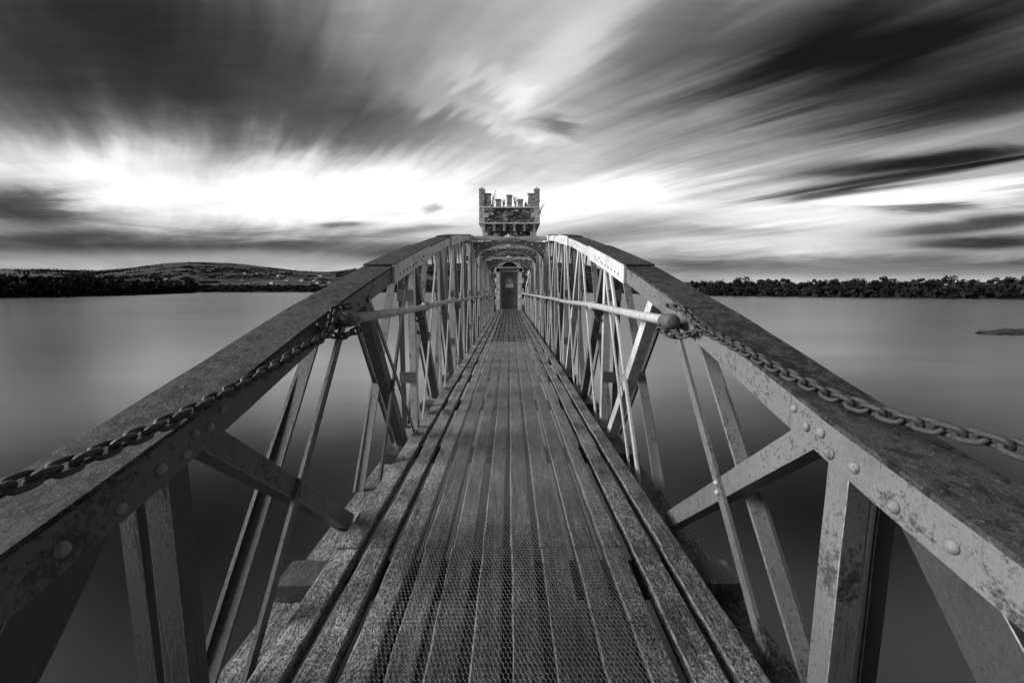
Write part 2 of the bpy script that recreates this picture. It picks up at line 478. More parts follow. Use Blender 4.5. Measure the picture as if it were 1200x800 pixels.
def build_ground():
    bm = bmesh.new()
    cols = []
    for i in range(0, 281):
        cols.append(-900 + i * 11)
    rows = [20, 120, 160, 180, 200, 215, 230, 245, 260, 280, 300, 330, 360, 400, 450, 500, 560, 640, 720, 800, 900, 1000, 1100, 1160, 1230,
            1320, 1450, 1600, 1800, 2000, 2200, 2450, 2700, 3000, 3300, 3600, 4000, 5000, 7000]
    grid = []
    for r in rows:
        grid.append([bm.verts.new(((c - CXP) / F * r, r, ground_z(c, r))) for c in cols])
    for a, b in zip(grid, grid[1:]):
        for j in range(len(cols) - 1): bm.faces.new((a[j], a[j + 1], b[j + 1], b[j]))
    o = link('hills', bm, M['fields'], smooth=True); o['kind'] = 'structure'
    # the lake bed and the land behind the camera: one broad sheet that meets the horizon
    bm = bmesh.new()
    rings = []
    for r, z in ((1, -12), (120, -10), (200, -1.5), (400, 6), (2500, 40), (9000, -40)):
        ring = []
        for k in range(64):
            a = 2 * math.pi * k / 64; x, y = r * math.cos(a), r * math.sin(a)
            zz = z if y < -20 else -60 if r > 100 else -12
            ring.append(bm.verts.new((x, y, zz)))
        rings.append(ring)
    for a, b in zip(rings, rings[1:]):
        for k in range(64): bm.faces.new((a[k], a[(k + 1) % 64], b[(k + 1) % 64], b[k]))
    bm.faces.new(rings[0])
    o = link('ground', bm, M['fields'], smooth=True); o['kind'] = 'structure'
    bm = bmesh.new()
    n = 48
    for (R) in (8500,):
        vs = [bm.verts.new((R * math.cos(2 * math.pi * k / n), R * math.sin(2 * math.pi * k / n), WZ)) for k in range(n)]
        bm.faces.new(vs)
    o = link('water', bm, M['water']); o['kind'] = 'structure'


build_ground()


# ------------------------------------------------------------------ trees on the shores
def crown_bm(h, w, seed, leaves=800, trunk=True):
    rs = random.Random(seed); bm = bmesh.new()
    if trunk: tube(bm, [(0, 0, -1), (.1, 0, h * .25), (0, .1, h * .6)], [.35, .28, .12], 6)
    clumps = []
    for _ in range(15):
        a = rs.uniform(0, 2 * math.pi); rr = rs.uniform(0, 1) ** .6 * w * .42; zz = h * rs.uniform(.22, .9)
        rr *= 1.15 - .6 * abs(zz / h - .45)
        clumps.append((Vector((rr * math.cos(a), rr * math.sin(a), zz)), rs.uniform(.13, .25) * w))
    for _ in range(leaves):
        c, cr = rs.choice(clumps)
        d = Vector((rs.gauss(0, 1), rs.gauss(0, 1), rs.gauss(0, 1))).normalized() * cr * rs.uniform(.6, 1.08)
        d.z *= .8
        p = c + d; s = rs.uniform(.3, .75)
        n = (d.normalized() + Vector((rs.uniform(-.5, .5), rs.uniform(-.5, .5), rs.uniform(-.2, .6)))).normalized()
        t = n.orthogonal().normalized(); b = n.cross(t); an = rs.uniform(0, 6.28)
        t, b = t * math.cos(an) + b * math.sin(an), b * math.cos(an) - t * math.sin(an)
        bm.faces.new([bm.verts.new(p + t * s), bm.verts.new(p + b * s * .7), bm.verts.new(p - t * s), bm.verts.new(p - b * s * .8)])
    return bm


protos = []
for i in range(7):
    w_ = [9, 11, 7, 12, 8, 10, 9][i]; h_ = [11, 10, 12, 9, 8, 12, 10][i]
    bm = crown_bm(h_, w_, 40 + i)
    me = bpy.data.meshes.new('tree'); bm.to_mesh(me); bm.free(); me.materials.append(M['leaf']); protos.append(me)


def place_tree(px, yd, s, label, group, name='tree'):
    o = bpy.data.objects.new(name, random.choice(protos)); COL.objects.link(o)
    o.location = ((px - CXP) / F * yd, yd, ground_z(px, yd) - .4)
    o.scale = (s * rnd(.85, 1.25), s * rnd(.85, 1.25), s * rnd(.85, 1.1)); o.rotation_euler = (0, 0, rnd(0, 6.28))
    tag(o, label, 'tree', group)


RT = [(735, .68), (800, .68), (830, .85), (857, 1.0), (900, .88), (930, .8), (1000, .8), (1080, .78), (1130, .8), (1200, .72), (1260, .72)]
for row, (dy, sc) in enumerate(((6, .75), (24, 1.0), (48, 1.25))):
    px = 715.0
    while px < 1235:
        s0 = lut(SHORE, px)
        s = sc * lut(RT, px) * rnd(.92, 1.08) * (1.0 if px > 850 else 1.0 + (850 - px) / 400)
        if s0 + dy < 620:
            place_tree(px, s0 + dy + rnd(-5, 5), s, 'dark broadleaf tree in the wood along the shore right of the bridge', 'trees on the right shore')
        px += rnd(6.0, 8.5) * (s0 > 0) * max(.75, min(1.25, 300 / s0))
for row, (dy, sc) in enumerate(((8, .7), (26, .95), (60, 1.15))):
    px = -25.0
    while px < 232:
        s0 = lut(SHORE, px)
        place_tree(px, s0 + dy + rnd(-5, 5), sc * rnd(.8, 1.12) * (1 + max(0, s0 - 300) / 900), 'dark broadleaf tree on the headland left of the bridge', 'trees on the left headland')
        px += rnd(6.5, 10.5) * max(.55, min(1.2, 290 / s0))


def woodland():
    rs = random.Random(5); bm = bmesh.new()
    def blob(x, y, z, r, h):
        for _ in range(26):
            a = rs.uniform(0, 6.283); rr = r * rs.uniform(.2, 1); zz = h * rs.uniform(.05, 1) * (1.1 - .5 * (rr / r) ** 2)
            c = Vector((x + rr * math.cos(a), y + rr * math.sin(a) * .7, z + zz)); q = r * rs.uniform(.18, .36)
            t = Vector((rs.uniform(-1, 1), rs.uniform(-1, 1), rs.uniform(-.4, .4))).normalized(); b = t.cross(Vector((rs.uniform(-.6, .6), -1, rs.uniform(-.2, .9)))).normalized()
            bm.faces.new([bm.verts.new(c + t * q), bm.verts.new(c + b * q), bm.verts.new(c - t * q * .9), bm.verts.new(c - b * q * 1.1)])
    # belt on the far shore, hedgerows and copses on the slopes
    for _ in range(1500):
        px = rs.uniform(-40, 770); s0 = lut(SHORE, px); yd = s0 + rs.uniform(8, 190) * (1 if px > 236 else 1.2)
        r = rs.uniform(5, 10); blob((px - CXP) / F * yd, yd, ground_z(px, yd) - 1, r, rs.uniform(8, 13))
    for _ in range(190):
        px = rs.uniform(-40, 760); yd = rs.uniform(1250, 3000); cx = (px - CXP) / F * yd; an = rs.uniform(-.35, .35) + (1.5 if rs.random() < .25 else 0)
        ln = int(rs.uniform(5, 18))
        for k in range(ln):
            x = cx + math.cos(an) * k * 16; y = yd + math.sin(an) * k * 16
            blob(x, y, ground_z(x / y * F + CXP, y) - 1, rs.uniform(6, 11), rs.uniform(6, 13))
    for _ in range(1500):
        px = rs.uniform(-40, 250) if rs.random() < .4 else rs.uniform(640, 1230); s0 = lut(SHORE, px); yd = s0 + rs.uniform(8, 500) * rs.random()
        blob((px - CXP) / F * yd, yd, ground_z(px, yd) - 1, rs.uniform(3, 6), rs.uniform(5, 9))
    o = link('woodland', bm, M['leaf']); o['kind'] = 'stuff'; tag(o, 'dark woods and hedgerows on the far shore and hill slopes', 'woodland')


woodland()


def house(px, yd, L_, W_, H_, rot, label, group='houses across the lake', lift=0):
    x = (px - CXP) / F * yd
    e = empty('house', label, 'house', (x, yd, ground_z(px, yd) - .5 + lift), group); e.rotation_euler = (0, 0, rot)
    bm = bmesh.new(); box(bm, -L_ / 2, L_ / 2, -W_ / 2, W_ / 2, 0, H_)
    v = [bm.verts.new(c) for c in ((-L_ / 2, -W_ / 2, H_), (-L_ / 2, W_ / 2, H_), (-L_ / 2, 0, H_ + W_ * .4))]; bm.faces.new(v)
    v = [bm.verts.new(c) for c in ((L_ / 2, -W_ / 2, H_), (L_ / 2, W_ / 2, H_), (L_ / 2, 0, H_ + W_ * .4))]; bm.faces.new(v)
    link('wall', bm, M['whitewash'], e)
    bm = bmesh.new()
    a = .5; vs = [bm.verts.new(c) for c in ((-L_ / 2 - a, -W_ / 2 - a, H_ - .2), (L_ / 2 + a, -W_ / 2 - a, H_ - .2), (L_ / 2 + a, 0, H_ + W_ * .4 + .15), (-L_ / 2 - a, 0, H_ + W_ * .4 + .15),
                                            (-L_ / 2 - a, W_ / 2 + a, H_ - .2), (L_ / 2 + a, W_ / 2 + a, H_ - .2))]
    bm.faces.new((vs[0], vs[1], vs[2], vs[3])); bm.faces.new((vs[3], vs[2], vs[5], vs[4]))
    r = link('roof', bm, M['slate'], e)
    bm = bmesh.new(); box(bm, L_ * .3, L_ * .3 + .9, -.5, .5, H_ + W_ * .3, H_ + W_ * .4 + 1.3); link('chimney', bm, M['whitewash'], r)


rs = random.Random(11)
for k in range(46):
    px = rs.choice([rs.gauss(330, 28), rs.gauss(300, 60), rs.gauss(370, 25), rs.uniform(180, 520)])
    if px < 150: px = 330
    yd = rs.uniform(1400, 2300)
    house(px, yd, rs.uniform(12, 24), rs.uniform(8, 11), rs.uniform(4.5, 7), rs.uniform(-.5, .5), 'small white house in the village on the hillside across the lake', 'village houses on the left hillside')
house(1114, 262, 9, 6, 4, .2, 'white house among the trees on the right shore', None, 1.2)
house(1160, 262, 5, 4, 3, -.3, 'small pale cottage among the trees at far right of the right shore', None, 1.8)
house(820, 395, 5, 4, 3, .1, 'small pale cottage among trees on the right shore, nearest the bridge', None, 2.0)


def rocks():
    rs = random.Random(3); bm = bmesh.new()
    for k in range(34):
        t = k / 33; x = 44.6 + t * 12 + rs.uniform(-.6, .6); y = 38 + rs.uniform(-.8, .8) + t * 1.0
        r = rs.uniform(.25, .7) * (1 + t * .5)
        m = Matrix.Translation((x, y, WZ + .0)) @ Matrix.Diagonal((r * 1.9, r, r * rs.uniform(.22, .6), 1))
        res = bmesh.ops.create_icosphere(bm, subdivisions=2, radius=1, matrix=m)
        for v in res['verts']:
            n = noise.noise(v.co * 1.7); v.co += Vector((n * .3, n * .3, n * .14))
    o = link('rock_spit', bm, M['rock']); tag(o, 'low dark rocky spit breaking the water at the right edge', 'rocks')


rocks()

# ------------------------------------------------------------------ the footbridge
bridge = empty('footbridge', 'riveted steel footbridge with bowed truss sides and plank deck leading to the tower', 'footbridge')
WI, WO = 0.700, 0.850           # inner and outer truss planes
CTR = 9.97
NEAR = [(-.45, .35), (0, .455), (.52, .578), (.88, .665), (1.5, .838), (2.0, .965), (2.48, 1.080), (3.1, 1.21), (4.0, 1.39), (4.95, 1.565), (5.9, 1.71), (6.8, 1.835), (7.7, 1.935), (8.6, 1.985), (CTR, 2.01)]
def chz(y):
    """height of the top edge of the top chord"""
    if y > CTR: y = 2 * CTR - y
    for i in range(len(NEAR) - 1):
        if y <= NEAR[i + 1][0] or i == len(NEAR) - 2: break
    (xa, ya), (xb, yb) = NEAR[i], NEAR[i + 1]
    def slope(j):
        if j == 0: return (NEAR[1][1] - NEAR[0][1]) / (NEAR[1][0] - NEAR[0][0])
        if j >= len(NEAR) - 1: return 0.0
        return (NEAR[j + 1][1] - NEAR[j - 1][1]) / (NEAR[j + 1][0] - NEAR[j - 1][0])
    h_ = xb - xa; t = (y - xa) / h_
    if t < 0: return ya + (y - xa) * slope(0)
    return ((2 * t ** 3 - 3 * t * t + 1) * ya + (t ** 3 - 2 * t * t + t) * h_ * slope(i) + (3 * t * t - 2 * t ** 3) * yb + (t ** 3 - t * t) * h_ * slope(i + 1))
Y0, Y1 = -.45, 2 * CTR + .45
ST = [-.45 + .3 * k for k in range(70)]
D_CH = .088
TH = .011
def chord(side):
    def stations(a, b): return [a] + [y for y in ST if a + .02 < y < b - .02] + [b]
    def strip(bm, ys, prof):
        pts = [Vector((0, y, chz(y))) for y in ys]
        sweep(bm, pts, prof, lambda i: (Vector((side, 0, 0)), Vector((0, 0, 1))))
    root = None
    # inner web
    bm = bmesh.new(); ys = stations(Y0, Y1)
    strip(bm, ys, [(WI - .004, -.0), (WI + TH, 0), (WI + TH, -D_CH), (WI - .004, -D_CH)])
    bm.free(); bm = bmesh.new()
    pf = [(WI - .004, -.0), (WI + TH, 0), (WI + TH, -D_CH), (WI - .004, -D_CH)]
    strip(bm, stations(Y0, 2.478), pf)
    root = link('top_chord', bm, M['paint'] if side > 0 else M['paint_shade'], bridge, bevel=.002)
    bm = bmesh.new(); strip(bm, stations(2.482, Y1), pf)
    link('inner_web', bm, M['paint_lit'] if side > 0 else M['paint_lit'], root, bevel=.002)
    bm = bmesh.new(); strip(bm, ys, [(WO - TH, -.002), (WO, -.002), (WO, -D_CH), (WO - TH, -D_CH)])
    link('outer_web', bm, M['paint_shade'], root)
    # top plate, with a slightly ragged outer rim
    bm = bmesh.new()
    fine = []
    for a, b in zip(ys, ys[1:]):
        n = max(1, int((b - a) / .08))
        fine += [a + (b - a) * k / n for k in range(n)]
    fine.append(ys[-1])
    rings = []
    for y in fine:
        e1, e2 = rnd(-.0015, .0015), rnd(-.002, .002); z = chz(y)
        prof = [(WI - .010 + e1, .001), (WI - .008 + e1, TH), (WO + .012 + e2, TH + rnd(-.001, .001)), (WO + .014 + e2, .001)]
        rings.append([bm.verts.new((side * a, y, z + b)) for a, b in prof])
    for r1, r2 in zip(rings, rings[1:]):
        for j in range(4): bm.faces.new((r1[j], r1[(j + 1) % 4], r2[(j + 1) % 4], r2[j]))
    bm.faces.new(rings[0]); bm.faces.new(rings[-1])
    link('top_plate', bm, M['top'], root)
    # splice plates at the joints
    for a, b in ((2.48, 3.62), (4.95, 5.9), (7.4, 8.2), (2 * CTR - 8.2, 2 * CTR - 7.4), (2 * CTR - 5.9, 2 * CTR - 4.95), (2 * CTR - 3.62, 2 * CTR - 2.48)):
        bm = bmesh.new()
        strip(bm, stations(a, b), [(WI - .020, .018), (WI - .004 - .001, .018), (WI - .004 - .001, -D_CH - .006), (WI - .020, -D_CH - .006)])
        link('splice_plate', bm, M['paint_lit'], root, bevel=.002)
        bm = bmesh.new()
        strip(bm, stations(a, b), [(WI - .020, TH + .003 + .008), (WO + .016, TH + .011), (WO + .016, TH + .002), (WI - .020, .019)])
        link('cover_plate', bm, M['top'], root, bevel=.002)
    # rivets on the inner face
    rb = bmesh.new()
    bmesh.ops.create_uvsphere(rb, u_segments=14, v_segments=9, radius=.0125)
    for v in rb.verts:
        if v.co.x > 0: v.co.x *= .0
        v.co.x *= .85
    rme = bpy.data.meshes.new('rivet'); rb.to_mesh(rme); rb.free(); rme.materials.append(M['tie'])
    for p in rme.polygons: p.use_smooth = True
    def riv(y, dz, inset=.0):
        o = bpy.data.objects.new('rivet', rme); COL.objects.link(o); o.parent = root
        o.location = (side * (WI - .004 - inset + .001), y, chz(y) + dz)
        if side < 0: o.rotation_euler = (0, 0, math.pi)
        s = rnd(.85, 1.1) * (1 if y < 1.4 else .72); o.scale = (s, s, s)
    for y, dz in ((.70, -.062), (.79, -.05), (.855, -.063), (.885, -.035), (.93, -.048), (.975, -.03), (.60, -.05)): riv(y, dz)
    for y, dz in ((1.92, -.062), (1.98, -.035), (2.06, -.055), (2.14, -.03)): riv(y, dz)
    for k in range(6): riv(2.60 + k * .09, -.055, .016)
    for y, dz in ((3.10, -.05), (3.17, -.03), (3.24, -.055), (3.31, -.035)): riv(y, dz, .016)
    for yc in (4.3, 5.4, 6.55, 7.7):
        for k in range(4): riv(yc + (k - 1.5) * .09, -.05 + .02 * (k % 2), .016 if 4.95 < yc + (k - 1.5) * .09 < 5.9 or yc > 7.4 else 0)
    return root


chR = chord(1); chL = chord(-1)

NODES = [.85 + 1.14 * k for k in range(17)]
def side_truss(side):
    mi = M['paint'] if side > 0 else M['paint_shade']
    for k, y in enumerate(NODES):
        top = chz(y) - .012
        if k % 2 == 0:
            bm = bmesh.new(); angle_bar(bm, (side * (WI + .012), y, -.20), (side * (WI + .012), y, top), side, .058, .052, .009)
            link('post', bm, M['paint_lit'] if k else M['paint'] if side > 0 else M['paint_deep_shade'], bridge, bevel=.0015)
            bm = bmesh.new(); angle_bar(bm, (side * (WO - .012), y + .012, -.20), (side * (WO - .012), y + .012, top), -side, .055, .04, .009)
            link('outer_post', bm, M['paint'] if k > 2 else M['paint_shade'] if k else M['paint_deep_shade'], bridge, bevel=.0015)
            if k in (2, 4, 6, 8, 10, 12):
                z = .25
                while z < top - .2:
                    bm = bmesh.new(); box(bm, *sorted((side * (WI + .014), side * (WO - .014))), y - .046, y - .040, z, z + .085); z += .62
                    link('batten', bm, M['paint'], bridge)
    for k in range(len(NODES) - 1):
        a, b = NODES[k], NODES[k + 1]
        mirror = a + .5 > CTR
        if mirror: ya, yb, yc, yd = b - .05, a + .22, b - .12, a + .12
        else: ya, yb, yc, yd = a + .07, b - .22, a + .12, b - .16
        if k == 1 and side < 0: yb += -.15
        zt = chz(ya) - .05; zt2 = chz(yd) - .03
        bm = bmesh.new(); angle_bar(bm, (side * (WI + .013), yb, -.10), (side * (WI + .013), ya, zt), side, .066, .062, .010)
        link('diagonal_brace', bm, ([M['paint'], M['paint_lit']][k % 2] if side > 0 else [M['paint_shade'], M['paint']][k > 2]), bridge, bevel=.0015)
        bm = bmesh.new(); angle_bar(bm, (side * (WI - .004 - .011), yc, -.12), (side * (WI - .015 + .0), yd, zt2 + .0), side, .032, .010, .0098)
        # slim angle on the inner face, passing in front of the heavy brace
        bm.free(); bm = bmesh.new()
        angle_bar(bm, (side * (WI + .0), yc, -.12), (side * (WI + .0), yd, zt2), side, .036, .0125, .0120)
        ob = link('tie_bar', bm, M['paint_lit'] if (side > 0 and k) or k > 1 else M['paint'] if side > 0 else M['paint_shade'], bridge)
        bm = bmesh.new(); flat_bar(bm, (side * (WI + .078), yc - .02, -.12), (side * (WI + .078), yd - .02, zt2), side, .012, .05)
        link('tie_flange', bm, M['tie'] if k or side > 0 else M['paint_shade'], ob)
        bm = bmesh.new(); flat_bar(bm, (side * (WO - .03), yc - .02, -.12), (side * (WO - .03), yd + .02, zt2), side, .028, .012, bow=rnd(-.02, .025))
        link('outer_tie_bar', bm, M['tie'] if k else M['paint_shade'] if side > 0 else M['paint_deep_shade'], bridge)
        if k > 0:
            bm = bmesh.new(); flat_bar(bm, (side * (WO - .04), yb + .03, -.10), (side * (WO - .04), ya + .03, zt), side, .034, .012)
            link('outer_brace', bm, M['paint'] if k > 1 else M['paint_shade'], bridge)
        # two rivets where tie and brace cross
        f = .5
        r = bmesh.new()
        P1, P2, P3, P4 = Vector((yb, -.10)), Vector((ya, zt)), Vector((yc, -.12)), Vector((yd, zt2))
        d1, d2 = P2 - P1, P4 - P3; den = d1.x * d2.y - d1.y * d2.x
        s = ((P3 - P1).x * d2.y - (P3 - P1).y * d2.x) / den; c = P1 + d1 * s
        for e in (-.014, .014):
            bmesh.ops.create_uvsphere(r, u_segments=10, v_segments=6, radius=.009, matrix=Matrix.Translation((side * (WI - .001), c.x + e * .4, c.y + e)))
        link('rivet_pair', r, M['paint_lit'] if side > 0 else M['paint'], ob, smooth=True)
    for k in range(3, 16, 2):
        y = NODES[k]; bm = bmesh.new(); angle_bar(bm, (side * (WI + .012), y, -.16), (side * (WI + .012), y, chz(y) - .012), side, .022, .022, .006)
        link('upright', bm, M['paint_lit'], bridge, bevel=.0015)
    # loose extra stays in the second bay
    if side > 0:
        bm = bmesh.new(); flat_bar(bm, (side * (WI - .014), 2.25, -.08), (side * (WI - .014), 3.03, chz(3.03) - .06), side, .024, .008, bow=.02)
    else:
        bm = bmesh.new(); flat_bar(bm, (side * (WI - .014), 2.90, -.08), (side * (WI - .014), 2.03, chz(2.03) - .06), side, .026, .008, bow=.01)
    link('stay', bm, M['paint_lit'] if side > 0 else M['paint'], bridge)
    # raked end post meeting the chord near the camera, and its twin at the tower end
    for (ya, yb) in ((.66, .02), (2 * CTR - .66, 2 * CTR - .02)):
        bm = bmesh.new(); angle_bar(bm, (side * (WI + .012), yb, -.2), (side * (WI + .012), ya, chz(ya) - .06), side, .10, .10, .010)
        link('end_raker', bm, M['paint_deep_shade'], bridge, bevel=.0015)
    # bottom chord: lattice angle carrying the bearers
    bm = bmesh.new()
    for xa, xb in ((WI + .024, WI + .034), (WO - .034, WO - .026)):
        box(bm, *sorted((side * xa, side * xb)), Y0, Y1 + .6, -.235, -.13)
    link('bottom_chord', bm, M['paint_shade'], bridge, bevel=.002)
    bm = bmesh.new(); box(bm, *sorted((side * (WI - .035), side * (WO - .04))), Y0, Y1 + .6, -.128, -.116)
    link('bottom_plate', bm, M['wood_lichen'], bridge, bevel=.002)


side_truss(1); side_truss(-1)


# portal frames across the top
def portal(y):
    zt = chz(y) + .0
    bm = bmesh.new(); box(bm, -WI + .024, WI - .024, y - .035, y + .035, zt - .072, zt - .004)
    s = link('portal_strut', bm, M['paint_lit'], bridge, bevel=.004)
    bm = bmesh.new()
    for dx, r in ((-.055, .022), (0, .042), (.055, .022)):
        tube(bm, [(dx, y, zt - .06), (dx, y, zt + (.03 if r > .03 else .012))], r, 10)
    tube(bm, [(-.09, y - .03, zt - .03), (.09, y - .03, zt - .03)], .022, 8)
    link('bolt', bm, M['paint_lit'], s)
    # arched bracing plate
    n = 28; zs, zc = zt - .50, zt - .148; top = zt - .100; hw = WI - .030; iw = WI - .085
    bm = bmesh.new()
    for yy in (y - .006, y + .006):
        pass
    lo = []; hi = []
    for i in range(n + 1):
        a = math.pi * i / n
        x = -iw * math.cos(a); z = zs + (zc - zs) * math.sin(a)
        lo.append((x, z)); hi.append((max(-hw, min(hw, x * 1.25)), top))
    ring = [[bm.verts.new((x, yy, z)) for (x, z) in (l, h)] for yy in (y - .006, y + .006) for l, h in zip(lo, hi)]
    F_ = ring[:n + 1]; B_ = ring[n + 1:]
    for i in range(n):
        bm.faces.new((F_[i][0], F_[i + 1][0], F_[i + 1][1], F_[i][1])); bm.faces.new((B_[i][0], B_[i][1], B_[i + 1][1], B_[i + 1][0]))
        bm.faces.new((F_[i][0], B_[i][0], B_[i + 1][0], F_[i + 1][0])); bm.faces.new((F_[i][1], F_[i + 1][1], B_[i + 1][1], B_[i][1]))
    pl = link('arch_plate', bm, M['paint'], s)
    # side legs of the plate
    for sd_ in (-1, 1):
        bm = bmesh.new()
        box(bm, *sorted((sd_ * iw, sd_ * (WI - .012))), y - .0055, y + .0055, zs - .0, top - .002)
        box(bm, *sorted((sd_ * (iw + .015), sd_ * (WI - .012))), y - .0055, y + .0055, zs - .55, zs - .002)
        link('gusset', bm, M['paint_lit'], s)
    # rim angle and rivets on the arch
    bm = bmesh.new()
    pts = [Vector((x, y - .028, z)) for x, z in lo]
    pts = [Vector((-iw, y - .028, zs - .5))] + pts + [Vector((iw, y - .028, zs - .5))]
    def ax(i):
        a = pts[max(0, i - 1)]; b = pts[min(len(pts) - 1, i + 1)]; t = (b - a).normalized(); return Vector((0, 1, 0)), t.cross(Vector((0, 1, 0)))
    sweep(bm, pts, [(-.012, 0), (.045, 0), (.045, .010), (-.012, .010)], ax)
    for sd_ in (-1, 1):
        for (x, z) in ((.56, top - .07), (.42, top - .045), (.63, top - .17), (.30, top - .03)):
            bmesh.ops.create_uvsphere(bm, u_segments=8, v_segments=6, radius=.016, matrix=Matrix.Translation((sd_ * x, y - .008, z)))
    link('arch_rim', bm, M['paint_lit'], s)


for y in (7.69, 9.97, 12.25): portal(y)


# deck planks
def plank(x, w, y0, y1, z, mat, seed, t=.045):
    rs = random.Random(seed); bm = bmesh.new()
    L = y1 - y0; step = .07 if y0 < 4 else .3; n = max(2, int(L / step)); rings = []
    c = .0045
    ph = rs.uniform(0, 9)
    for i in range(n + 1):
        y = y0 + L * i / n; wob = .0025 * math.sin(y * 1.1 + ph)
        j = lambda s=.0018: rs.uniform(-s, s)
        xa, xb = x - w / 2 + wob + j(), x + w / 2 + wob + j()
        zz = z + .003 * math.sin(y * .9 + ph * 2); cup = rs.uniform(-.001, .0005)
        prof = [(xa, -t), (xa + j(.001), -c), (xa + c + j(), 0 + j(.001)), (x - w * .2, cup + j(.0007)), (x + w * .2, cup + j(.0007)), (xb - c + j(), j(.001)), (xb, -c), (xb, -t)]
        rings.append([bm.verts.new((a, y, zz + b)) for a, b in prof])
    for a, b in zip(rings, rings[1:]):
        for k in range(8): bm.faces.new((a[k], a[(k + 1) % 8], b[(k + 1) % 8], b[k]))
    bm.faces.new(rings[0]); bm.faces.new(rings[-1])
    bm.faces.ensure_lookup_table()
    for n_, f_ in enumerate(bm.faces):
        if n_ % 8 in (1, 5) and n_ < (len(bm.faces) - 2): f_.material_index = 1
    o = link('plank', bm, mat, bridge); o.data.materials.append(M['wood_edge'])
    return o


segs = [-1.0, 1.43, 4.9, 8.4, 11.9, 15.4, 18.8, 21.92]
gapx = [-.66, -.545, -.435, -.330, -.225, -.117, -.007, .103, .225, .333, .438, .550, .66]
for i in range(12):
    for k in range(len(segs) - 1):
        a, b = gapx[i], gapx[i + 1]
        g = .0150 if not (4 <= i <= 8) else .0135
        ja, jb = rnd(-.003, .003), rnd(-.003, .003)
        x = (a + b) / 2 + (ja + jb) / 2; w = (b - a) - 2 * g + (jb - ja)
        mat = M['wood_lichen'] if i in (0, 1, 2, 10, 11) or (i in (9,) and k < 3) else M['wood']
        plank(x, w, segs[k] + rnd(.001, .002), segs[k + 1] - rnd(.001, .002), rnd(-.002, .003), mat, i * 31 + k)
y = -.98; k = 0
while y < 22:
    bm = bmesh.new(); ex = rnd(0, .03)
    xs = WO - .055 + ex
    box(bm, -xs, xs, y, y + .13, -.112 - .0, -.052)
    bmesh.ops.subdivide_edges(bm, edges=bm.edges[:], cuts=3, use_grid_fill=True)
    for v in bm.verts: v.co += Vector((noise.noise(v.co * 9), noise.noise(v.co * 7 + Vector((5, 0, 0))), noise.noise(v.co * 8 + Vector((0, 9, 0))))) * .004
    link('bearer', bm, M['beam'], bridge); y += 1.14; k += 1
for sx in (-.33, .33):
    bm = bmesh.new(); box(bm, sx - .03, sx + .03, -1, 21.9, -.22, -.118); link('stringer', bm, M['black'], bridge)


# chicken wire stapled over the middle planks
def wire_mesh():
    bm = bmesh.new(); cw = .0122; ch = .0100     # cell half pitch etc.
    r = .00042
    def seg(x0, y0, x1, y1):
        d = Vector((x1 - x0, y1 - y0, 0)); n = Vector((-d.y, d.x, 0)).normalized() * r
        z0 = .0072; a = Vector((x0, y0, z0)); b = Vector((x1, y1, z0))
        v = [bm.verts.new(p) for p in (a + n, a + Vector((0, 0, r * 1.6)), a - n, b + n, b + Vector((0, 0, r * 1.6)), b - n)]
        bm.faces.new((v[0], v[3], v[4], v[1])); bm.faces.new((v[1], v[4], v[5], v[2]))
    X0, X1 = -.395, .395
    row = 0; y = -.2
    py = ch * 1.5
    ncol = int((X1 - X0) / cw)
    wob = lambda x, y: (x + .0022 * math.sin(y * 3.1) + noise.noise(Vector((x * 40, y * 40, 0))) * .0016, y + noise.noise(Vector((x * 40, y * 40, 9))) * .0016)
    while y < 7.6:
        off = (row % 2) * cw / 2
        for c in range(ncol):
            x = X0 + off + c * cw
            p = [(x, y), (x + cw / 2, y + ch * .5), (x + cw, y), (x, y - ch)]
            w = [wob(*q) for q in p]
            seg(*w[0], *w[1]); seg(*w[1], *w[2]); seg(*w[0], *w[3])
        y += py; row += 1
    link('wire_mesh', bm, M['wire'], bridge)


wire_mesh()


# handrails
def handrail(side):
    XR = .632; ye = 1.62
    ys = [ye + .02 + k * .55 for k in range(37) if ye + k * .55 < 21.4]
    pts = [(side * (XR + .004 * math.sin(y * 1.3)), y, .832 + .006 * math.sin(y * 2.1 + side)) for y in ys]
    bm = bmesh.new(); tube(bm, pts, .0215, 14)
    r = link('handrail', bm, M['rail'], bridge, smooth=True)
    bm = bmesh.new(); z = pts[0][2]
    prof = [(-.040, .0), (-.040, .020), (-.034, .0285), (-.016, .031), (.012, .031), (.030, .0285), (.046, .0225), (.07, .0220)]
    tube(bm, [(side * XR, ye + a, z) for a, b in prof], [b + .0004 for a, b in prof], 18)
    link('rail_end', bm, M['rust'], r, smooth=True)
    for yb in [3.13 + 2.28 * k for k in range(8)]:
        z = .832
        bm = bmesh.new(); tube(bm, [(side * XR, yb - .045, z), (side * XR, yb + .045, z)], [.029, .029], 14)
        tube(bm, [(side * XR, yb - .015, z), (side * XR, yb + .015, z)], [.034, .034], 14)
        col_ = link('rail_collar', bm, M['rail'], r, smooth=True)
        for k, rr in enumerate((.095, .072)):
            bm = bmesh.new(); arc = []
            for i in range(11):
                a = math.pi * (.5 + .5 * i / 10) + math.pi / 2     # quarter turn below the rail, out to the post
                arc.append((side * (XR + .01 + rr * (1 - math.cos((i / 10) * math.pi / 1.25)) * .5 * 1.0 ), yb + (k - .5) * .02, z - .02 - rr * math.sin((i / 10) * math.pi / 1.25)))
            arc.append((side * (WI + .005), yb, z - .02 - rr * .35))
            tube(bm, arc, .0085, 8)
            link('rail_bracket', bm, M['rust'], col_, smooth=True)
    # end lug tying the rail to the chord side
    bm = bmesh.new(); tube(bm, [(side * XR, ye + .01, .832), (side * (WI + .004), ye + .05, .80)], .012, 8)
    link('rail_lug', bm, M['rust'], r, smooth=True)


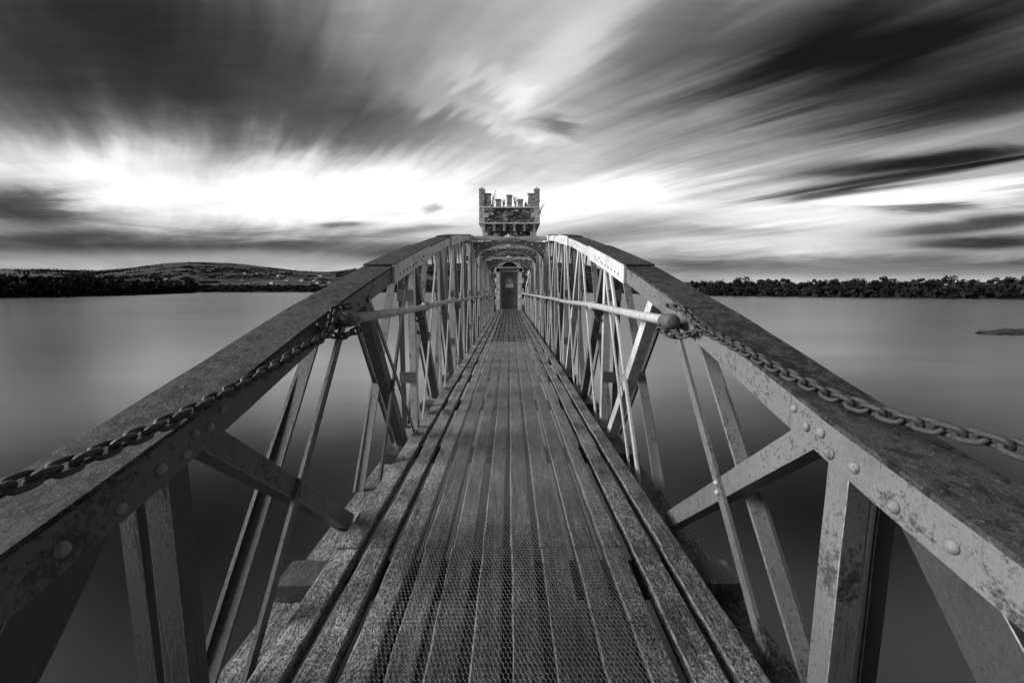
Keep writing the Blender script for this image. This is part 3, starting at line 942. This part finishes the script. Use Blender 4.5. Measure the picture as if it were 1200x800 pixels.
handrail(1); handrail(-1)


# chains
def link_mesh():
    bm = bmesh.new(); n = 24; L, W = .0203, .0120; r = .0052; ring = []
    for i in range(n):
        a = 2 * math.pi * i / n; cx, sy = math.cos(a), math.sin(a)
        p = Vector((W * cx, (L - W) * (1 if sy > 0 else -1) * min(1, abs(sy) * 3) + W * sy, 0))
        nx = Vector((cx, sy, 0)).normalized()
        ring.append([bm.verts.new(p + nx * r * math.cos(2 * math.pi * j / 9) + Vector((0, 0, 1)) * r * math.sin(2 * math.pi * j / 9)) for j in range(9)])
    for i in range(n):
        for j in range(9): bm.faces.new((ring[i][j], ring[i][(j + 1) % 9], ring[(i + 1) % n][(j + 1) % 9], ring[(i + 1) % n][j]))
    bmesh.ops.recalc_face_normals(bm, faces=bm.faces)
    me = bpy.data.meshes.new('link'); bm.to_mesh(me); bm.free(); me.materials.append(M['chain'])
    for p in me.polygons: p.use_smooth = True
    return me


LINK = link_mesh()


def at(x, y, Y):
    a = (x - CXP) / F; b = (CYP - y) / F; c, s = math.cos(TILT), math.sin(TILT)
    k = Y / (c + b * s)
    return Vector((a * k, Y, (-s + b * c) * k + EYE))


def chain(ctrl, label):
    root = empty('chain', label, 'chain', ctrl[0], 'chains tied to the handrail ends')
    chain_run(ctrl, root)
    return root


def chain_run(ctrl, root):
    org = root.location.copy()
    # Catmull-Rom
    P = [2 * ctrl[0] - ctrl[1]] + ctrl + [2 * ctrl[-1] - ctrl[-2]]
    path = []
    for i in range(1, len(P) - 2):
        for k in range(60):
            t = k / 60
            path.append(.5 * ((2 * P[i]) + (-P[i - 1] + P[i + 1]) * t + (2 * P[i - 1] - 5 * P[i] + 4 * P[i + 1] - P[i + 2]) * t * t + (-P[i - 1] + 3 * P[i] - 3 * P[i + 1] + P[i + 2]) * t ** 3))
    d = 0; nxt = 0; k = 0
    for a, b in zip(path, path[1:]):
        seg = (b - a).length
        while d + seg >= nxt:
            p = a.lerp(b, (nxt - d) / max(seg, 1e-6)); t = (b - a).normalized()
            o = bpy.data.objects.new('link', LINK); COL.objects.link(o); o.parent = root
            up = Vector((0, 0, 1)); s = t.cross(up).normalized(); up = s.cross(t)
            m = Matrix((s, t, up)).transposed().to_4x4()
            o.matrix_local = Matrix.Translation(p - org) @ m @ Matrix.Rotation((.75 if k % 2 else .75 + math.pi / 2) + rnd(-.12, .12), 4, 'Y')
            k += 1; nxt += .0295
        d += seg
    return root


def lead(side):
    X = side * .632           # comes up from behind the rail end, on the chord side
    return [Vector((X + side * .012, 1.64, .885)), Vector((X + side * .045, 1.60, .873))]


def under(side):              # short second turn slung below the rail end
    X = side * .632
    return [Vector((X - side * .035, 1.60, .792)), Vector((X + side * .005, 1.565, .775)), Vector((X + side * .038, 1.53, .785)), Vector((X + side * .046, 1.49, .80)), Vector((X + side * .040, 1.45, .825))]


R_ = [at(822, 384, 1.46), at(845, 396, 1.32), at(880, 415, 1.15), at(925, 439, 1.00), at(985, 467, .86), at(1050, 489, .76), at(1125, 508, .67), at(1205, 530, .59), Vector((.83, .40, .66)), Vector((.80, .18, .54)), Vector((.77, .0, .485))]
L_ = [at(384, 390, 1.45), at(355, 408, 1.29), at(318, 432, 1.12), at(262, 462, .95), at(200, 493, .81), at(140, 520, .71), at(70, 549, .62), at(-10, 580, .54), Vector((-.80, .36, .60)), Vector((-.80, .18, .53)), Vector((-.77, .0, .485))]
cR = chain(lead(1) + R_, 'slack iron chain from the right handrail end, hanging clear above the right truss')
cL = chain(lead(-1) + L_, 'iron chain from the left handrail end, draped along the top of the left truss')
chain_run(under(1), cR); chain_run(under(-1), cL)

# ------------------------------------------------------------------ the tower
TY = 21.96; TW = 1.39
tower = empty('tower', 'battlemented square stone tower standing in the lake at the end of the footbridge', 'tower', (0, TY + TW, 0))
def tz(y_px, Y=TY): return EYE + (341 - y_px) * Y * 1.0 / F
tcy = TY + TW
ZC = 4.03     # foot of the corbel table
ZS = 4.37     # string course
ZP = 5.24     # crenel sills
def tlink(name, bm, mat, par=None, **k):
    for v in bm.verts: v.co.y -= 0 if par and par is not tower else 0
    o = link(name, bm, mat, None, **k)
    o.parent = par or tower
    o.matrix_parent_inverse = Matrix.Translation((0, -tcy, 0)) if (par is None or par is tower) else Matrix.Identity(4)
    return o


bm = bmesh.new()      # shaft with a door opening
dw, dz = .66, 2.32
box(bm, -TW, -dw, TY, TY + .5, -9, ZC); box(bm, dw, TW, TY, TY + .5, -9, ZC); box(bm, -dw, dw, TY, TY + .5, dz + .25, ZC); box(bm, -dw, dw, TY, TY + .5, -9, -.05)
box(bm, -TW, TW, TY + .5, TY + 2 * TW, -9, ZC)
tlink('wall', bm, M['rubble'])
PW = TW + .165       # parapet half width
bm = bmesh.new()
th = .38
PY0, PY1 = tcy - PW, tcy + PW
for (x0, x1, y0, y1) in ((-PW, PW, PY0, PY0 + th), (-PW, PW, PY1 - th, PY1), (-PW, -PW + th, PY0 + th, PY1 - th), (PW - th, PW, PY0 + th, PY1 - th)):
    box(bm, x0, x1, y0, y1, ZS + .07, ZP - .09)
box(bm, -PW + th, PW - th, PY0 + th, PY1 - th, ZS + .05, ZS + .2)
tlink('parapet', bm, M['rubble'])
bm = bmesh.new(); box(bm, -PW - .035, PW + .035, PY0 - .035, PY1 + .035, ZS, ZS + .068); tlink('string_course', bm, M['quoin'], bevel=.01)
bm = bmesh.new(); box(bm, -TW - .0, TW + .0, TY - .0, TY + 2 * TW, ZC, ZS - .0); tlink('frieze', bm, M['rubble'])
def corbel(cx, cy, ax, ay):
    bm = bmesh.new()
    for i, (p, z0, z1) in enumerate(((.06, ZC + .0, ZC + .13), (.11, ZC + .14, ZC + .26), (.165, ZC + .27, ZS - .002))):
        hw = .07
        if ay: box(bm, cx - hw, cx + hw, *sorted((cy, cy + ay * p)), z0, z1)
        else: box(bm, *sorted((cx, cx + ax * p)), cy - hw, cy + hw, z0, z1)
    tlink('corbel', bm, M['quoin'], bevel=.008)
for k in range(6):
    x = -TW + .08 + k * (2 * TW - .16) / 5
    corbel(x, TY, 0, -1); corbel(x, TY + 2 * TW, 0, 1)
    if 0 < k < 5:
        yy = TY + .08 + k * (2 * TW - .16) / 5; corbel(-TW, yy, -1, 0); corbel(TW, yy, 1, 0)
# sills and merlons on all four sides
bm = bmesh.new()
for (x0, x1, y0, y1) in ((-PW, PW, PY0 - .02, PY0 + th + .02), (-PW, PW, PY1 - th - .02, PY1 + .02), (-PW - .02, -PW + th + .02, PY0 + th + .021, PY1 - th - .021), (PW - th - .02, PW + .02, PY0 + th + .021, PY1 - th - .021)):
    box(bm, x0, x1, y0, y1, ZP - .088, ZP)
tlink('coping', bm, M['quoin'], bevel=.012)
def merlon(cx, cy, w, d, h, mat='dark_stone', cap=True):
    bm = bmesh.new(); z = ZP + .001; k = 0
    while z < ZP + h - .02:
        hh = min(.19, ZP + h - z); j = rnd(-.012, .012)
        box(bm, cx - w / 2 + j, cx + w / 2 + j, cy - d / 2, cy + d / 2, z, z + hh - .006); z += hh; k += 1
    if cap: box(bm, cx - w / 2 - .025, cx + w / 2 + .025, cy - d / 2 - .02, cy + d / 2 + .02, ZP + h, ZP + h + .05)
    tlink('merlon', bm, M[mat], bevel=.01)
for k, (x, h) in enumerate(((-.56, .33), (0, .54), (.56, .33))):
    merlon(x, PY0 + th / 2, .27, .32, h); merlon(x, PY1 - th / 2, .27, .32, .33)
for y_ in (tcy - .6, tcy, tcy + .6):
    merlon(-PW + th / 2, y_, .32, .27, .33); merlon(PW - th / 2, y_, .32, .27, .33)
for sx in (-1, 1):
    for yy, sg in ((PY0, 1), (PY1, -1)):
        merlon(sx * (PW - .31 - .15), yy + sg * th / 2, .29, .32, .62, 'dark_stone')
        merlon(sx * (PW - .16), yy + sg * (.31 + .16), .30, .30, .62, 'dark_stone')
        bm = bmesh.new(); cx = sx * (PW - .15); cy = yy + sg * .15; z = ZP + .001
        while z < ZP + .80:
            j = rnd(-.008, .008); box(bm, cx - .15 + j, cx + .15 + j, cy - .15, cy + .15, z, z + .205); z += .212
        t4 = [bm.verts.new((cx + a * .17, cy + b * .17, z)) for a, b in ((-1, -1), (1, -1), (1, 1), (-1, 1))]; ap = bm.verts.new((cx, cy, z + .17))
        bm.faces.new(t4)
        for i in range(4): bm.faces.new((t4[i], t4[(i + 1) % 4], ap))
        tlink('corner_pinnacle', bm, M['dark_stone'], bevel=.008)
# quoins up each corner: long and short blocks, slightly proud
def quoins(hw, y0, y1, za, zb, hgt):
    for sx in (-1, 1):
        for (yy, sg) in ((y0, 1), (y1, -1)):
            bm = bmesh.new(); z = za; k = 0
            while z < zb - .05:
                a, b = (.46, .27) if k % 2 else (.27, .46); h = min(hgt, zb - z) - .012; a += rnd(-.05, .05)
                xs = sorted((sx * (hw + .012), sx * (hw + .012 - a))); ys_ = sorted((yy - sg * .012, yy + sg * b)); box(bm, *xs, *ys_, z, z + h)
                z += hgt; k += 1
            tlink('corner_stones', bm, M['quoin'], bevel=.008)
quoins(TW, TY, TY + 2 * TW, -8.8, ZC - .002, .30)
quoins(PW, PY0, PY1, ZS + .072, ZP - .092, .25)
# entrance: dressed jambs, pointed arch, recessed tympanum, door
for sx in (-1, 1):
    z = -.05; k = 0; bm = bmesh.new()
    while z < 2.0:
        w = .26 if k % 2 else .17; xs = sorted((sx * .50, sx * (.50 + w))); box(bm, *xs, TY - .02, TY + .3, z, z + .268); z += .28; k += 1
    tlink('jamb', bm, M['quoin'], bevel=.01)
bm = bmesh.new(); n = 9
for i in range(n):
    a0, a1 = math.pi * i / n + .012, math.pi * (i + 1) / n - .012
    def P(a, r): return (r * math.cos(a), 1.93 + r * 1.05 * math.sin(a))
    q = [P(a0, .50), P(a0, .70), P(a1, .70), P(a1, .50)]
    f = [bm.verts.new((x, TY - .02, z)) for x, z in q]; g = [bm.verts.new((x, TY + .3, z)) for x, z in q]
    bm.faces.new(f); bm.faces.new(g)
    for j in range(4): bm.faces.new((f[j], f[(j + 1) % 4], g[(j + 1) % 4], g[j]))
tlink('arch_stones', bm, M['dark_stone'], bevel=.008)
bm = bmesh.new(); box(bm, -.66, .66, TY + .302, TY + .34, -.05, 2.57); tlink('tympanum', bm, M['black'])
bm = bmesh.new(); box(bm, -.72, .72, TY - .05, TY - .022, 2.12, 2.20); tlink('lintel', bm, M['frame'], bevel=.006)
bm = bmesh.new()
for k in range(-3, 4): box(bm, k * .12 - .012, k * .12 + .012, TY + .22, TY + .25, 2.1, 2.40 - abs(k) * .05)
box(bm, -.48, .48, TY + .21, TY + .26, 2.06, 2.10)
tlink('fanlight_bars', bm, M['grey'])
door = bmesh.new(); box(door, -.42, .42, TY + .17, TY + .22, -.03, 1.93)
for x in (-.27, -.09, .09, .27):
    box(door, x - .085, x + .085, TY + .162, TY + .169, -.02, 1.92)
door = tlink('door', door, M['door'], bevel=.002)
bm = bmesh.new(); box(bm, -.49, -.425, TY + .14, TY + .24, -.04, 2.05); box(bm, .425, .49, TY + .14, TY + .24, -.04, 2.05); box(bm, -.424, .424, TY + .14, TY + .24, 1.94, 2.05)
tlink('door_frame', bm, M['frame'], bevel=.004)
def dpart(name, bm, mat, **k):
    o = link(name, bm, mat, None, **k); o.parent = door; o.matrix_parent_inverse = Matrix.Translation((0, -tcy, 0)); 
    o.matrix_parent_inverse = Matrix.Identity(4); return o
bm = bmesh.new(); box(bm, -.215, .215, TY + .145, TY + .160, 1.12, 1.46)
n = 14; arc = [(.215 * math.cos(math.pi * i / n), 1.461 + .20 * math.sin(math.pi * i / n)) for i in range(n + 1)]
f = [bm.verts.new((x, TY + .145, z)) for x, z in arc]; g = [bm.verts.new((x, TY + .160, z)) for x, z in arc]; bm.faces.new(f); bm.faces.new(g)
for i in range(n): bm.faces.new((f[i], f[i + 1], g[i + 1], g[i]))
sg = dpart('notice_board', bm, M['grey'])
bm = bmesh.new(); box(bm, -.20, .20, TY + .138, TY + .144, 1.13, 1.33); dpart('notice_panel', bm, M['white'])
bm = bmesh.new(); box(bm, -.13, .13, TY + .138, TY + .144, 1.40, 1.56); dpart('notice_panel', bm, M['frame'])
bm = bmesh.new(); tube(bm, [(0, TY + .12, .93), (0, TY + .16, .93)], .035, 12); tube(bm, [(0, TY + .125, .93), (0, TY + .125, .84)], .014, 8); dpart('handle', bm, M['black'])


def weed(x, y, z, h, lean, seed, label):
    rs = random.Random(seed); bm = bmesh.new()
    for s in range(5):
        bx = rs.uniform(-.05, .05); hh = h * rs.uniform(.55, 1); ln = lean + rs.uniform(-.2, .2)
        pts = [(bx + ln * hh * t * t, rs.uniform(-.02, .02), hh * t) for t in (0, .35, .7, 1)]
        tube(bm, pts, [.013, .010, .007, .003], 5)
        for _ in range(16):
            t = rs.uniform(.2, 1); p = Vector((bx + ln * hh * t * t, 0, hh * t)); d = Vector((rs.uniform(-1, 1), rs.uniform(-1, 1), rs.uniform(.1, .8))).normalized() * rs.uniform(.05, .11)
            s_ = Vector((rs.uniform(-1, 1), rs.uniform(-1, 1), 0)).normalized() * .02
            bm.faces.new([bm.verts.new(p), bm.verts.new(p + d * .5 + s_), bm.verts.new(p + d), bm.verts.new(p + d * .5 - s_)])
    o = link('weed', bm, M['weed']); o.location = (x, y, z); tag(o, label, 'plant', 'weeds on the battlements')
yw = PY0 + .2
weed(-.84, yw, ZP, .85, .12, 1, 'tall weed in the leftmost gap of the tower battlements')
weed(-.30, yw, ZP, .45, .10, 2, 'short weed left of the middle merlon on the tower')
weed(.33, yw, ZP, .60, -.1, 3, 'bushy weed right of the middle merlon on the tower')
weed(.84, yw, ZP, .35, .15, 4, 'low weed in the rightmost gap of the tower battlements')
weed(PW + .05, yw, 4.9, .62, .25, 5, 'weed sprouting from the right outer face of the tower parapet')
